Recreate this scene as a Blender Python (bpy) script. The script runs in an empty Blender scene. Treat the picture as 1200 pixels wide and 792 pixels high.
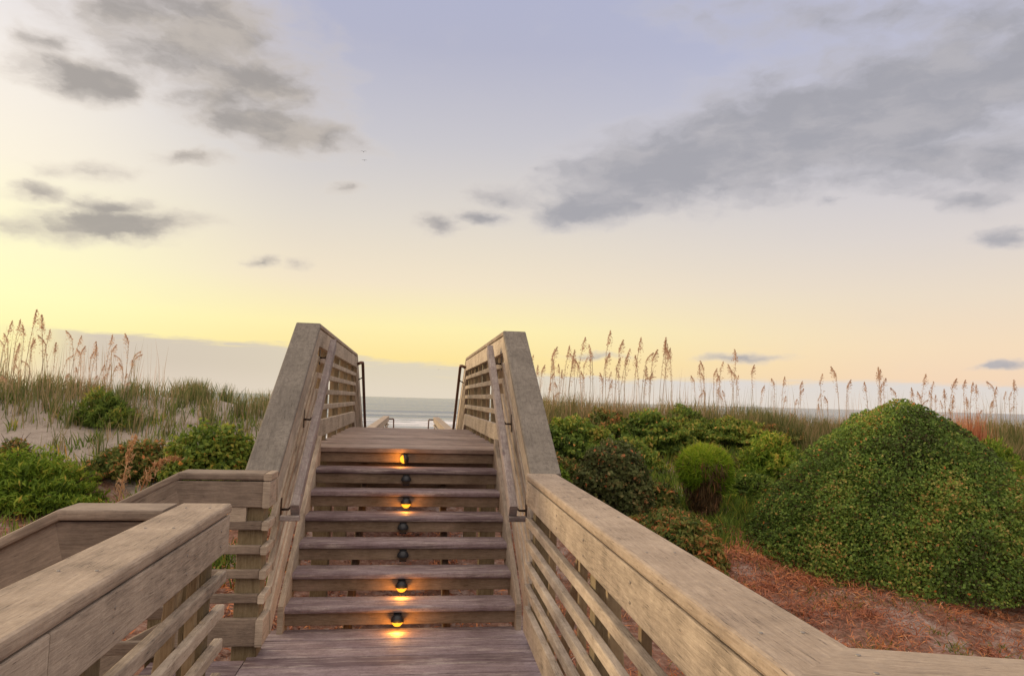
import bpy, math, random
import numpy as np
from mathutils import Vector, Matrix

C = bpy.context.scene.collection
scene = bpy.context.scene
rng = np.random.default_rng(11)
random.seed(11)

# ------------------------------------------------------------------ helpers
def lin(c):
    f = lambda v: v/12.92 if v <= .04045 else ((v+.055)/1.055)**2.4
    return tuple(f(v/255.) for v in c) + (1.,)

def tag(o, label=None, cat=None, group=None, kind=None):
    if label: o['label'] = label
    if cat: o['category'] = cat
    if group: o['group'] = group
    if kind: o['kind'] = kind
    return o

def thing(name, label, cat, loc=(0, 0, 0), group=None):
    o = bpy.data.objects.new(name, None); C.objects.link(o)
    o.location = loc; o.empty_display_size = .1
    return tag(o, label, cat, group)

def world_offset(parent):
    v = Vector((0, 0, 0))
    while parent is not None:
        v += parent.location; parent = parent.parent
    return v

def raw_mesh(name, verts, polys, mat, parent=None, rnd=None, uv=None, smooth=False, attrs=None):
    """polys: list of int arrays (n, k); faces stored in that order"""
    verts = np.asarray(verts, dtype=np.float32)
    off = world_offset(parent)
    verts = verts - np.array(off, dtype=np.float32)
    me = bpy.data.meshes.new(name)
    nf = sum(len(p) for p in polys); nl = sum(p.size for p in polys)
    me.vertices.add(len(verts)); me.vertices.foreach_set('co', verts.ravel())
    me.loops.add(nl); me.polygons.add(nf)
    idx = np.concatenate([p.ravel() for p in polys]).astype(np.int32)
    tot = np.concatenate([np.full(len(p), p.shape[1]) for p in polys]).astype(np.int32)
    start = np.concatenate([[0], np.cumsum(tot)[:-1]]).astype(np.int32)
    me.loops.foreach_set('vertex_index', idx)
    me.polygons.foreach_set('loop_start', start)
    me.polygons.foreach_set('loop_total', tot)
    if smooth: me.polygons.foreach_set('use_smooth', np.ones(nf, dtype=bool))
    me.update(calc_edges=True)
    if rnd is not None:
        a = me.attributes.new('rnd', 'FLOAT', 'FACE'); a.data.foreach_set('value', np.asarray(rnd, dtype=np.float32))
    if uv is not None:
        l = me.uv_layers.new(name='UVMap'); l.data.foreach_set('uv', np.asarray(uv, dtype=np.float32).ravel())
    if attrs:
        for k, v in attrs.items():
            a = me.attributes.new(k, 'FLOAT', 'POINT'); a.data.foreach_set('value', np.asarray(v, dtype=np.float32))
    me.materials.append(mat)
    o = bpy.data.objects.new(name, me); C.objects.link(o)
    if parent is not None: o.parent = parent
    return o

class MB:
    """collects boards, bars, tubes; build() links them as ONE mesh object"""
    def __init__(self): self.v = []; self.f = []; self.uv = []; self.r = []; self.sm = []
    def face(self, ids, uvs, r, s=False):
        self.f.append(ids); self.uv.append(uvs); self.r.append(r); self.sm.append(s)
    def beam(self, p0, p1, w, h, ch=.006, up=(0, 0, 1), n0=None, n1=None, rnd=None, taper=1.0, nseg=1, wob=0.0):
        """board from p0 to p1 (axis centre), w across, h along up; rounded edges; optional mitre planes"""
        p0 = Vector(p0); p1 = Vector(p1); ax = (p1-p0).normalized(); upv = Vector(up)
        sd = ax.cross(upv).normalized(); u2 = sd.cross(ax).normalized()
        a, b = w/2, h/2
        c = min(ch, a*.9, b*.9); k = c*.3
        prof = [(-a+c, -b), (a-c, -b), (a-k, -b+k), (a, -b+c), (a, b-c), (a-k, b-k), (a-c, b), (-a+c, b), (-a+k, b-k), (-a, b-c), (-a, -b+c), (-a+k, -b+k)]
        n = len(prof)
        m0 = Vector(n0) if n0 is not None else ax
        m1 = Vector(n1) if n1 is not None else ax
        base = len(self.v)
        r = random.random() if rnd is None else rnd
        ou, ov = random.uniform(0, 60), random.uniform(0, 60)
        ring_u = []
        for s in range(nseg+1):
            t = s/nseg
            row = []
            for (x, y) in prof:
                sc = 1+(taper-1)*t
                q = p0 + sd*(x*sc) + u2*(y*sc)
                if s == 0: q = q + ax*((p0-q).dot(m0)/ax.dot(m0))
                elif s == nseg:
                    q = q + ax*((p1-q).dot(m1)/ax.dot(m1))
                else: q = q + ax*((p1-p0).length*t)
                if wob and 0 < s < nseg: q = q + sd*random.uniform(-wob, wob)
                self.v.append(q); row.append((q-p0).dot(ax))
            ring_u.append(row)
        per = [0]
        for i in range(n):
            x0, y0 = prof[i]; x1, y1 = prof[(i+1) % n]; per.append(per[-1]+math.hypot(x1-x0, y1-y0))
        for s in range(nseg):
            for i in range(n):
                j = (i+1) % n; b0 = base+s*n; b1 = b0+n
                self.face([b0+i, b0+j, b1+j, b1+i],
                          [(ou+ring_u[s][i], ov+per[i]), (ou+ring_u[s][j], ov+per[i+1]), (ou+ring_u[s+1][j], ov+per[i+1]), (ou+ring_u[s+1][i], ov+per[i])], r)
        e = base+nseg*n
        self.face([base+i for i in reversed(range(n))], [(ou+prof[i][0]*.3, ov+prof[i][1]) for i in reversed(range(n))], r)
        self.face([e+i for i in range(n)], [(ou+prof[i][0]*.3, ov+prof[i][1]) for i in range(n)], r)
    def tube(self, pts, rad, sides=8, r=None):
        pts = [Vector(p) for p in pts]; rr = random.random() if r is None else r
        rads = rad if isinstance(rad, (list, tuple)) else [rad]*len(pts)
        base = len(self.v); acc = 0
        ref = Vector((0, 0, 1)) if abs((pts[-1]-pts[0]).normalized().z) < .9 else Vector((1, 0, 0))
        for i, p in enumerate(pts):
            t = (pts[min(i+1, len(pts)-1)]-pts[max(i-1, 0)]).normalized()
            a = t.cross(ref).normalized(); b = a.cross(t)
            for k in range(sides):
                an = 2*math.pi*k/sides
                self.v.append(p+(a*math.cos(an)+b*math.sin(an))*rads[i])
        for i in range(len(pts)-1):
            L = (pts[i+1]-pts[i]).length
            for k in range(sides):
                k2 = (k+1) % sides; b0 = base+i*sides; b1 = b0+sides
                self.face([b0+k, b0+k2, b1+k2, b1+k], [(acc, k*.02), (acc, k*.02+.02), (acc+L, k*.02+.02), (acc+L, k*.02)], rr, True)
            acc += L
        e = base+(len(pts)-1)*sides
        self.face([base+k for k in reversed(range(sides))], [(0, 0)]*sides, rr)
        self.face([e+k for k in range(sides)], [(0, 0)]*sides, rr)
    def lathe(self, prof, c, axis_m=None, seg=20, r=.5, close=True):
        """prof: list of (radius, z)"""
        base = len(self.v); M = axis_m or Matrix.Identity(3)
        for (rad, z) in prof:
            for k in range(seg):
                an = 2*math.pi*k/seg
                self.v.append(Vector(c)+M @ Vector((rad*math.cos(an), rad*math.sin(an), z)))
        for i in range(len(prof)-1):
            for k in range(seg):
                k2 = (k+1) % seg; b0 = base+i*seg; b1 = b0+seg
                self.face([b0+k, b0+k2, b1+k2, b1+k], [(0, 0)]*4, r, True)
        if close:
            e = base+(len(prof)-1)*seg
            self.face([base+k for k in reversed(range(seg))], [(0, 0)]*seg, r)
            self.face([e+k for k in range(seg)], [(0, 0)]*seg, r)
    def build(self, name, mat, parent=None):
        off = world_offset(parent)
        me = bpy.data.meshes.new(name)
        me.from_pydata([tuple(Vector(v)-off) for v in self.v], [], self.f)
        l = me.uv_layers.new(name='UVMap')
        l.data.foreach_set('uv', np.array([c for f in self.uv for q in f for c in q], dtype=np.float32))
        a = me.attributes.new('rnd', 'FLOAT', 'FACE'); a.data.foreach_set('value', np.array(self.r, dtype=np.float32))
        me.polygons.foreach_set('use_smooth', np.array(self.sm, dtype=bool))
        me.materials.append(mat)
        o = bpy.data.objects.new(name, me); C.objects.link(o)
        if parent is not None: o.parent = parent
        return o

def one(name, mat, parent, *a, **k):
    m = MB(); m.beam(*a, **k); return m.build(name, mat, parent)

# ------------------------------------------------------------------ node helpers
class NT:
    def __init__(self, tree): self.t = tree; self.n = tree.nodes; self.l = tree.links
    def new(self, typ, **k):
        n = self.n.new(typ)
        for a, v in k.items(): setattr(n, a, v)
        return n
    def link(self, a, b): self.l.new(a, b)
    def put(self, sock, v):
        if hasattr(v, 'is_output') or isinstance(v, bpy.types.NodeSocket): self.l.new(v, sock)
        else: sock.default_value = v
    def math(self, op, a, b=None, c=None, clamp=False):
        n = self.new('ShaderNodeMath', operation=op, use_clamp=clamp)
        self.put(n.inputs[0], a)
        if b is not None: self.put(n.inputs[1], b)
        if c is not None: self.put(n.inputs[2], c)
        return n.outputs[0]
    def vmath(self, op, a, b=None):
        n = self.new('ShaderNodeVectorMath', operation=op)
        self.put(n.inputs[0], a)
        if b is not None: self.put(n.inputs[1], b)
        return n.outputs[0]
    def noise(self, vec, scale, detail=5, rough=.55, dist=0.):
        n = self.new('ShaderNodeTexNoise'); self.put(n.inputs['Vector'], vec)
        n.inputs['Scale'].default_value = scale; n.inputs['Detail'].default_value = detail
        n.inputs['Roughness'].default_value = rough; n.inputs['Distortion'].default_value = dist
        return n.outputs['Fac'], n.outputs['Color']
    def ramp(self, fac, stops, interp='LINEAR'):
        n = self.new('ShaderNodeValToRGB'); cr = n.color_ramp; cr.interpolation = interp
        while len(cr.elements) < len(stops): cr.elements.new(.5)
        for e, (p, c) in zip(cr.elements, stops):
            e.position = p; e.color = c if len(c) == 4 else tuple(c)+(1,)
        self.put(n.inputs[0], fac); return n.outputs[0]
    def maprange(self, v, a, b, c=0., d=1., smooth=True):
        n = self.new('ShaderNodeMapRange', interpolation_type='SMOOTHSTEP' if smooth else 'LINEAR')
        self.put(n.inputs[0], v)
        for i, q in zip((1, 2, 3, 4), (a, b, c, d)): self.put(n.inputs[i], q)
        return n.outputs[0]
    def mix(self, fac, a, b, blend='MIX'):
        n = self.new('ShaderNodeMix', data_type='RGBA', blend_type=blend)
        self.put(n.inputs['Factor'], fac); self.put(n.inputs[6], a); self.put(n.inputs[7], b)
        return n.outputs[2]
    def mapping(self, vec, loc=(0, 0, 0), rot=(0, 0, 0), scale=(1, 1, 1), typ='POINT'):
        n = self.new('ShaderNodeMapping', vector_type=typ); self.put(n.inputs[0], vec)
        n.inputs[1].default_value = loc; n.inputs[2].default_value = rot; n.inputs[3].default_value = scale
        return n.outputs[0]

def new_mat(name):
    m = bpy.data.materials.new(name); m.use_nodes = True
    t = NT(m.node_tree); m.node_tree.nodes.clear()
    out = t.new('ShaderNodeOutputMaterial')
    return m, t, out

def principled(t, out, color, rough=.8, spec=.3, bump=None, bump_d=.004, bump_s=.6, **k):
    b = t.new('ShaderNodeBsdfPrincipled')
    t.put(b.inputs['Base Color'], color); t.put(b.inputs['Roughness'], rough); b.inputs['Specular IOR Level'].default_value = spec
    for n, v in k.items(): t.put(b.inputs[n.replace('_', ' ')], v)
    if bump is not None:
        bn = t.new('ShaderNodeBump'); bn.inputs['Distance'].default_value = bump_d; bn.inputs['Strength'].default_value = bump_s
        t.link(bump, bn.inputs['Height']); t.link(bn.outputs[0], b.inputs['Normal'])
    t.link(b.outputs[0], out.inputs[0]); return b

def wood(name, dark, mid, light, rough=.8, spec=.25, speck=None, speck_amt=0., worn=None, worn_amt=0., vary=.35, bump=.003):
    m, t, out = new_mat(name)
    uv = t.new('ShaderNodeUVMap'); uv.uv_map = 'UVMap'
    geo = t.new('ShaderNodeNewGeometry'); pos = geo.outputs['Position']
    at = t.new('ShaderNodeAttribute', attribute_name='rnd'); r = at.outputs['Fac']
    g1, _ = t.noise(t.mapping(uv.outputs[0], scale=(2.6, 24, 1)), 2.6, 10, .72, 1.1)
    g2, _ = t.noise(t.mapping(uv.outputs[0], scale=(5.0, 95, 1)), 2.4, 6, .65, .5)
    bl, _ = t.noise(pos, 3.4, 7, .68)
    fine, _ = t.noise(pos, 75., 4, .65)
    g = t.math('ADD', t.math('MULTIPLY', g1, .62), t.math('MULTIPLY', g2, .38))
    g = t.math('ADD', g, t.math('MULTIPLY', t.math('SUBTRACT', bl, .5), .75))
    g = t.math('ADD', g, t.math('MULTIPLY', t.math('SUBTRACT', r, .5), vary*.5))
    col = t.ramp(g, [(.22, dark), (.5, mid), (.80, light)])
    crk = t.maprange(t.math('ADD', g2, t.math('MULTIPLY', t.math('SUBTRACT', bl, .5), .35)), .31, .38, 1., 0.)
    col = t.mix(t.math('MULTIPLY', crk, .85), col, tuple(c*.30 for c in dark[:3])+(1,))
    stn, _ = t.noise(t.mapping(uv.outputs[0], loc=(7, 3, 0), scale=(.9, 5, 1)), 2.0, 7, .7, 1.5)
    col = t.mix(t.maprange(stn, .54, .72, 0., .45), col, tuple(c*.75 for c in dark[:3])+(1,))
    vor = t.new('ShaderNodeTexVoronoi'); t.link(t.mapping(uv.outputs[0], scale=(1.5, 5.5, 1)), vor.inputs['Vector']); vor.inputs['Scale'].default_value = 1.0
    kn = t.maprange(t.math('ADD', vor.outputs['Distance'], t.math('MULTIPLY', g1, .05)), .055, .10, 1., 0.)
    col = t.mix(t.math('MULTIPLY', kn, .7), col, tuple(c*.45 for c in dark[:3])+(1,))
    if worn:
        w, _ = t.noise(t.mapping(uv.outputs[0], scale=(1.1, 9, 1)), 2.2, 8, .7, .4)
        col = t.mix(t.maprange(w, .55-.12*worn_amt, .72, 0., worn_amt), col, worn)
    if speck:
        s, _ = t.noise(pos, 30., 8, .8)
        col = t.mix(t.maprange(s, .49, .58, 0., speck_amt), col, speck)
    col = t.mix(t.maprange(fine, .3, .7, .0, .22), col, tuple(c*.6 for c in mid[:3])+(1,))
    principled(t, out, col, rough, spec, bump=t.math('ADD', t.math('ADD', g1, t.math('MULTIPLY', g2, .7)), t.math('MULTIPLY', fine, .4)), bump_d=bump, bump_s=.8)
    return m

W = {}
W['rail'] = wood('weathered_rail_wood', (0.146, 0.117, 0.092, 1), (0.417, 0.341, 0.268, 1), (0.673, 0.575, 0.456, 1), vary=.4)
W['cap'] = wood('weathered_cap_wood', (0.137, 0.104, 0.079, 1), (0.348, 0.272, 0.206, 1), (0.559, 0.450, 0.348, 1), speck=(.33, .27, .22, 1), speck_amt=.3)
W['sloped_cap'] = wood('lichen_speckled_cap_wood', (0.106, 0.092, 0.081, 1), (0.207, 0.184, 0.157, 1), (0.299, 0.267, 0.233, 1), speck=(.12, .105, .09, 1), speck_amt=.6)
W['hand'] = wood('handrail_wood', (0.101, 0.084, 0.084, 1), (0.302, 0.262, 0.250, 1), (0.511, 0.454, 0.423, 1), speck=(.20, .14, .15, 1), speck_amt=.55)
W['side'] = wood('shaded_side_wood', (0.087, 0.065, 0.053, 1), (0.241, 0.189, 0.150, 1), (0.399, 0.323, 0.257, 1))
W['tread'] = wood('purple_stained_tread_wood', (0.097, 0.064, 0.073, 1), (0.227, 0.171, 0.188, 1), (0.380, 0.311, 0.341, 1), rough=.72, spec=.28, speck=(.16, .11, .115, 1), speck_amt=.35, worn=(.56, .49, .46, 1), worn_amt=.8, vary=.7)
W['deck'] = wood('grey_deck_wood', (0.105, 0.071, 0.056, 1), (0.284, 0.206, 0.172, 1), (0.446, 0.347, 0.294, 1), rough=.65, spec=.35, worn=(.50, .42, .36, 1), worn_amt=.35, vary=.55)
W['riser'] = wood('brown_riser_wood', (0.106, 0.076, 0.050, 1), (0.236, 0.173, 0.125, 1), (0.378, 0.293, 0.225, 1), worn=(.40, .27, .22, 1), worn_amt=.35)
W['post'] = wood('greenish_post_wood', (0.074, 0.053, 0.028, 1), (0.211, 0.163, 0.095, 1), (0.342, 0.275, 0.176, 1))
W['batten'] = wood('brown_batten_wood', (.16, .105, .055, 1), (.30, .215, .125, 1), (.42, .33, .21, 1))

def plain(name, col, rough=.5, metal=0., spec=.4, noise_s=40., amt=.35):
    m, t, out = new_mat(name)
    geo = t.new('ShaderNodeNewGeometry')
    n, _ = t.noise(geo.outputs['Position'], noise_s, 4, .6)
    c = t.mix(t.math('MULTIPLY', n, amt), col, tuple(v*.5 for v in col[:3])+(1,))
    principled(t, out, c, rough, spec, Metallic=metal); return m
M_pipe = plain('rusty_brown_pipe', (.16, .085, .06, 1), .5, .6)
M_bracket = plain('dark_bracket_metal', (.09, .065, .055, 1), .55, .7)
M_screw = plain('dull_screw_metal', (.30, .27, .24, 1), .5, .6)
M_hood = plain('dark_lamp_hood', (.035, .038, .045, 1), .38, .5)
M_lens_off = plain('unlit_lens', (.07, .05, .03, 1), .3)
m, t, out = new_mat('lit_amber_lens'); em = t.new('ShaderNodeEmission'); em.inputs[0].default_value = (1., .36, .02, 1); em.inputs[1].default_value = 2.4; t.link(em.outputs[0], out.inputs[0]); M_lens_on = m

def foliage(name, stops, transl=.3, rough=.6, spec=.25, gain=None):
    if gain: stops = [(p, tuple(min(.75, c*g) for c, g in zip(col[:3], gain))+(1,)) for p, col in stops]
    m, t, out = new_mat(name)
    at = t.new('ShaderNodeAttribute', attribute_name='rnd')
    col = t.ramp(at.outputs['Fac'], stops)
    b = principled(t, out, col, rough, spec)
    tr = t.new('ShaderNodeBsdfTranslucent'); t.link(col, tr.inputs[0])
    mx = t.new('ShaderNodeMixShader'); mx.inputs[0].default_value = transl
    t.link(b.outputs[0], mx.inputs[1]); t.link(tr.outputs[0], mx.inputs[2]); t.link(mx.outputs[0], out.inputs[0])
    return m
F = {}
F['dome'] = foliage('dome_leaf', [(0, (.035, .028, .018, 1)), (.22, (.045, .075, .028, 1)), (.5, (.085, .155, .042, 1)), (.72, (.15, .215, .062, 1)), (.86, (.26, .22, .11, 1)), (.93, (.30, .17, .09, 1)), (1, (.55, .14, .06, 1))], .40, gain=(2.15, 1.95, 1.3))
F['dark'] = foliage('dark_shrub_leaf', [(0, (.04, .038, .02, 1)), (.35, (.080, .105, .042, 1)), (.62, (.14, .165, .07, 1)), (.82, (.24, .19, .10, 1)), (1, (.48, .16, .08, 1))], .40, gain=(1.35, 1.3, 1.1))
F['green'] = foliage('mid_green_leaf', [(0, (.035, .055, .018, 1)), (.3, (.075, .135, .030, 1)), (.6, (.14, .22, .045, 1)), (.85, (.26, .29, .06, 1)), (.94, (.36, .27, .09, 1)), (1, (.48, .26, .09, 1))], .40, gain=(1.6, 1.45, 1.15))
F['bright'] = foliage('bright_green_leaf', [(0, (.05, .10, .015, 1)), (.4, (.125, .24, .028, 1)), (.7, (.22, .34, .045, 1)), (.9, (.36, .38, .07, 1)), (1, (.48, .30, .09, 1))], .40, gain=(1.45, 1.25, 1.1))
F['mixed'] = foliage('rusty_green_leaf', [(0, (.04, .06, .02, 1)), (.35, (.095, .15, .040, 1)), (.6, (.20, .215, .065, 1)), (.78, (.38, .20, .09, 1)), (1, (.62, .19, .08, 1))], .40, gain=(1.4, 1.3, 1.1))
F['dead'] = foliage('dead_brown_leaf', [(0, (.07, .045, .025, 1)), (.4, (.16, .11, .05, 1)), (.75, (.30, .15, .07, 1)), (1, (.52, .18, .08, 1))])
F['grass'] = foliage('dune_grass_blade', [(0, (.07, .11, .03, 1)), (.35, (.16, .20, .06, 1)), (.65, (.30, .27, .11, 1)), (1, (.52, .36, .22, 1))])
F['drygrass'] = foliage('tan_grass_blade', [(0, (.09, .12, .03, 1)), (.35, (.22, .22, .075, 1)), (.7, (.42, .30, .15, 1)), (1, (.60, .38, .24, 1))])
F['oat_stem'] = foliage('sea_oat_stem', [(0, (.44, .33, .22, 1)), (1, (.60, .47, .33, 1))])
F['oat_head'] = foliage('sea_oat_head', [(0, (.50, .31, .21, 1)), (.5, (.66, .46, .33, 1)), (1, (.75, .60, .45, 1))], .62)
F['straw'] = foliage('rust_pine_straw', [(0, (.13, .06, .042, 1)), (.3, (.32, .12, .07, 1)), (.6, (.56, .21, .10, 1)), (.82, (.72, .30, .10, 1)), (1, (.58, .42, .32, 1))], .1)
F['orange'] = foliage('orange_dried_leaf', [(0, (.42, .22, .10, 1)), (.5, (.62, .36, .19, 1)), (1, (.74, .52, .32, 1))], .5)
F['redgrass'] = foliage('red_grass_blade', [(0, (.40, .14, .07, 1)), (.5, (.62, .27, .14, 1)), (1, (.70, .42, .24, 1))], .45)
M_twig = plain('shrub_twig', (.085, .055, .035, 1), .9, 0., .1)

# ------------------------------------------------------------------ vegetation builders
def unit(a): return a/np.maximum(np.linalg.norm(a, axis=1, keepdims=True), 1e-9)
def lownoise(P, s, seed):
    g = np.random.default_rng(seed); out = np.zeros(len(P))
    for k in range(7):
        d = g.normal(size=3)*s*(1+.45*k); out += np.sin(P @ d+g.uniform(0, 6.28))/(1+.35*k)
    return out/3.2
def leaves(P, N, L, Wd, fold=.15, axis=None, jit=.6):
    n = len(P)
    N = unit(N+rng.normal(size=(n, 3))*jit)
    A = rng.normal(size=(n, 3)) if axis is None else axis+rng.normal(size=(n, 3))*.35
    A = unit(A-N*np.sum(A*N, 1, keepdims=True)); S = np.cross(N, A)
    L = (L*rng.uniform(.65, 1.3, n))[:, None]; Wd = Wd*L/np.mean(L)
    v = np.empty((n, 4, 3))
    v[:, 0] = P-A*L*.5; v[:, 1] = P+S*Wd*.5+N*fold*Wd-A*L*.05; v[:, 2] = P+A*L*.5-N*L*.12; v[:, 3] = P-S*Wd*.5+N*fold*Wd-A*L*.05
    return v.reshape(-1, 3), np.arange(n*4).reshape(n, 4)
def blades(P, h, w, lean, bend=.35):
    """P base points, h heights, w widths, lean (n,3) horizontal vectors; each blade 2 quads"""
    n = len(P); an = rng.uniform(0, 6.28, n); S = np.stack([np.cos(an), np.sin(an), np.zeros(n)], 1)*(w/2)[:, None]
    up = np.array([0, 0, 1.]); h1 = h[:, None]
    m = P+up*h1*.55+lean*h1*.28; tp = P+up*h1*(1-bend*.25)+lean*h1*(.28+bend)
    v = np.empty((n, 6, 3)); v[:, 0] = P-S; v[:, 1] = P+S; v[:, 2] = m-S*.8; v[:, 3] = m+S*.8; v[:, 4] = tp-S*.12; v[:, 5] = tp+S*.12
    b = np.arange(n)[:, None]*6
    q = np.concatenate([b+np.array([[0, 1, 3, 2]]), b+np.array([[2, 3, 5, 4]])], 1).reshape(-1, 4)
    return v.reshape(-1, 3), q

def shrub(name, label, cat, loc, rx, ry, h, n, L, Wd, mat, e=.5, lump=.12, lseed=1, group=None, depth=.4, undercut=.15, upright=0., twigs=10, clump=.22, pexp=2.2, lfreq=1.0, rise=0., dead_p=.006):
    T = thing(name, label, cat, loc, group)
    zf = rng.uniform(0, 1, n)**1.05; th = rng.uniform(0, 2*np.pi, n)
    rr = (1-zf)**e*(1-undercut*(1-zf)**3)
    # extra samples near the top are thinned by area
    keep = rng.uniform(0, 1, n) < np.clip(rr+.25, 0, 1); zf, th, rr = zf[keep], th[keep], rr[keep]; n2 = len(zf)
    k = np.clip(e*(1-zf+1e-3)**(e-1)*min(rx, ry)/h, .08, 6)
    N = unit(np.stack([np.cos(th)/rx, np.sin(th)/ry, k/min(rx, ry)], 1))
    D = np.stack([np.cos(th)*rr, np.sin(th)*rr, zf*1.4], 1)
    lm = 1+lump*lownoise(D*3.2*lfreq, 1.0, lseed)+.5*lump*lownoise(D*9*lfreq, 1., lseed+5)+.45*lump*lownoise(D*21*lfreq, 1., lseed+6)
    s = lm*(1-depth*rng.uniform(0, 1, n2)**pexp)
    P = np.stack([rx*rr*np.cos(th)*s, ry*rr*np.sin(th)*s, h*zf*(.35+.65*s)], 1)+np.array(loc)
    P[:, 2] += rise
    ax = None
    if upright: ax = N*upright+np.array([0, 0, .6])
    v, q = leaves(P, N, L, Wd, axis=ax, jit=.85)
    r = np.clip(.46+clump*lownoise(P, 2.6, lseed+9)+.12*lownoise(P, 9., lseed+4)+.5*(lm-1)+rng.normal(size=n2)*.19, 0, .93)
    dead = rng.uniform(0, 1, n2) < dead_p*(1+5*(lownoise(P, 1.7, lseed+2) > .5)); r[dead] = 1.
    raw_mesh('foliage', v, [q], mat, T, rnd=r)
    mb = MB()
    for i in range(twigs):
        a = 6.283*i/twigs+random.uniform(-.3, .3); f = random.uniform(.35, .75); zt = random.uniform(.45, .85)
        b = Vector(loc)+Vector((.06*math.cos(a), .06*math.sin(a), -.08))
        e1 = Vector(loc)+Vector((rx*f*math.cos(a)*(1-zt)**e, ry*f*math.sin(a)*(1-zt)**e, h*zt))
        mdl = b.lerp(e1, .5)+Vector((random.uniform(-.05, .05), random.uniform(-.05, .05), .05))
        mb.tube([b, mdl, e1], [.02*min(1, h), .013*min(1, h), .004], 5)
    for i in range(twigs*2):
        a = random.uniform(0, 6.283); zt = random.uniform(.25, .97); f = (1-zt)**e
        b = Vector(loc)+Vector((rx*f*.8*math.cos(a), ry*f*.8*math.sin(a), h*zt*.9))
        q_ = b+Vector((math.cos(a)*(.3*rx*f+.04)+random.uniform(-.03, .03), math.sin(a)*(.3*ry*f+.04), random.uniform(.05, .16)))
        mb.tube([b, b.lerp(q_, .5)+Vector((0, 0, .015)), q_], [.005, .004, .002], 4)
    mb.build('branches', M_twig, T)
    return T

# ------------------------------------------------------------------ terrain
def ss(a, b, x): t_ = np.clip((x-a)/(b-a), 0, 1); return t_*t_*(3-2*t_)
def H(x, y):
    x = np.asarray(x, float); y = np.asarray(y, float)
    tail = ([22, 30, 60, 90, 150, 400, 9000], [-1.1, -2.0, -3.1, -3.9, -6, -10, -12])
    L = np.interp(y, [-9000, -50, 4.5, 7, 9.3, 10.6, 12.4, 13.3, 15.5]+tail[0], [-.8, -.5, -.5, -.35, .02, .52, 1.22, 1.33, 1.0]+tail[1])
    R = np.interp(y, [-9000, -50, 5, 7, 9.3, 11, 12.8, 14, 16]+tail[0], [-.8, -.5, -.5, -.33, -.04, .38, .98, 1.14, .8]+tail[1])
    Cn = np.interp(y, [-9000, -50, 6, 8, 9.8, 10.6, 12.0, 13]+tail[0], [-.8, -.5, -.45, .15, .72, .60, -.5, -.9]+tail[1])
    rise = ss(10, 13, y)*(1-ss(15, 22, y))
    L = L+rise*(.16*ss(-4, -7.5, x)-.22*ss(-3.6, -1.8, x))
    R = R-rise*(.22*ss(5.5, 9, x))
    s = ss(-.6, .6, x); z = L*(1-s)+R*s
    c = np.exp(-(np.abs(x)/1.5)**4); z = z*(1-c)+np.minimum(z, Cn)*c
    b = .045*np.sin(1.3*x+.7*y)*np.sin(1.1*y-.6*x)+.03*np.sin(2.7*x-1.9*y+1)+.018*np.sin(5.1*x+4.3*y)
    return z+b*np.clip((30-np.hypot(x, y-6))/20, .15, 1)
def axis_pts(a, b, step, far):
    near = np.arange(a, b+1e-6, step); g = []
    d = step*1.4; q = b
    while q < far: q += d; d *= 1.32; g.append(q)
    g2 = []; d = step*1.4; q = a
    while q > -far: q -= d; d *= 1.32; g2.append(q)
    return np.array(g2[::-1]+list(near)+g)
def grid(xs, ys, zf):
    X, Y = np.meshgrid(xs, ys); Z = zf(X, Y)
    v = np.stack([X.ravel(), Y.ravel(), Z.ravel()], 1); nx, ny = len(xs), len(ys)
    i = np.arange(nx-1)[None, :]+np.arange(ny-1)[:, None]*nx
    q = np.stack([i, i+1, i+1+nx, i+nx], -1).reshape(-1, 4); return v, q
xs = axis_pts(-16, 20, .16, 6000); ys = axis_pts(-4, 26, .16, 6000)
v, q = grid(xs, ys, H)
# soil vs sand: sand on the left dune face and the beach, dark litter round the steps
px, py = v[:, 0], v[:, 1]
sand = np.where(px < -.8, ss(9.2, 10.6, py+.5*np.sin(px*1.7)), ss(15, 18, py))
sand = np.maximum(sand, ss(18, 22, py))
m, t, out = new_mat('ground_soil_and_sand')
geo = t.new('ShaderNodeNewGeometry'); P_ = geo.outputs['Position']
at = t.new('ShaderNodeAttribute', attribute_name='sand')
n1, _ = t.noise(P_, 1.4, 6, .65); n2, _ = t.noise(P_, 9., 8, .75); n3, _ = t.noise(P_, 45., 4, .7)
soil = t.ramp(n2, [(.30, (.13, .07, .05, 1)), (.5, (.30, .165, .12, 1)), (.68, (.48, .32, .26, 1))])
grit = t.ramp(n3, [(.3, (.36, .28, .25, 1)), (.7, (.60, .50, .46, 1))])
gm = t.maprange(t.math('ADD', t.math('MULTIPLY', n1, .7), t.math('MULTIPLY', n2, .3)), .50, .60)
soil = t.mix(t.math('MULTIPLY', gm, .75), soil, grit)
sn = t.ramp(n2, [(.3, (.33, .28, .24, 1)), (.7, (.50, .43, .38, 1))])
sn = t.mix(t.maprange(n1, .56, .70, 0., .5), sn, (.22, .17, .12, 1))
col = t.mix(t.maprange(t.math('ADD', at.outputs['Fac'], t.math('MULTIPLY', t.math('SUBTRACT', n2, .5), .7)), .35, .65), soil, sn)
principled(t, out, col, .95, .1, bump=t.math('ADD', n2, t.math('MULTIPLY', n3, .5)), bump_d=.05, bump_s=.8)
g_o = raw_mesh('ground', v, [q], m, None, smooth=True, attrs={'sand': sand}); g_o['kind'] = 'structure'

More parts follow.
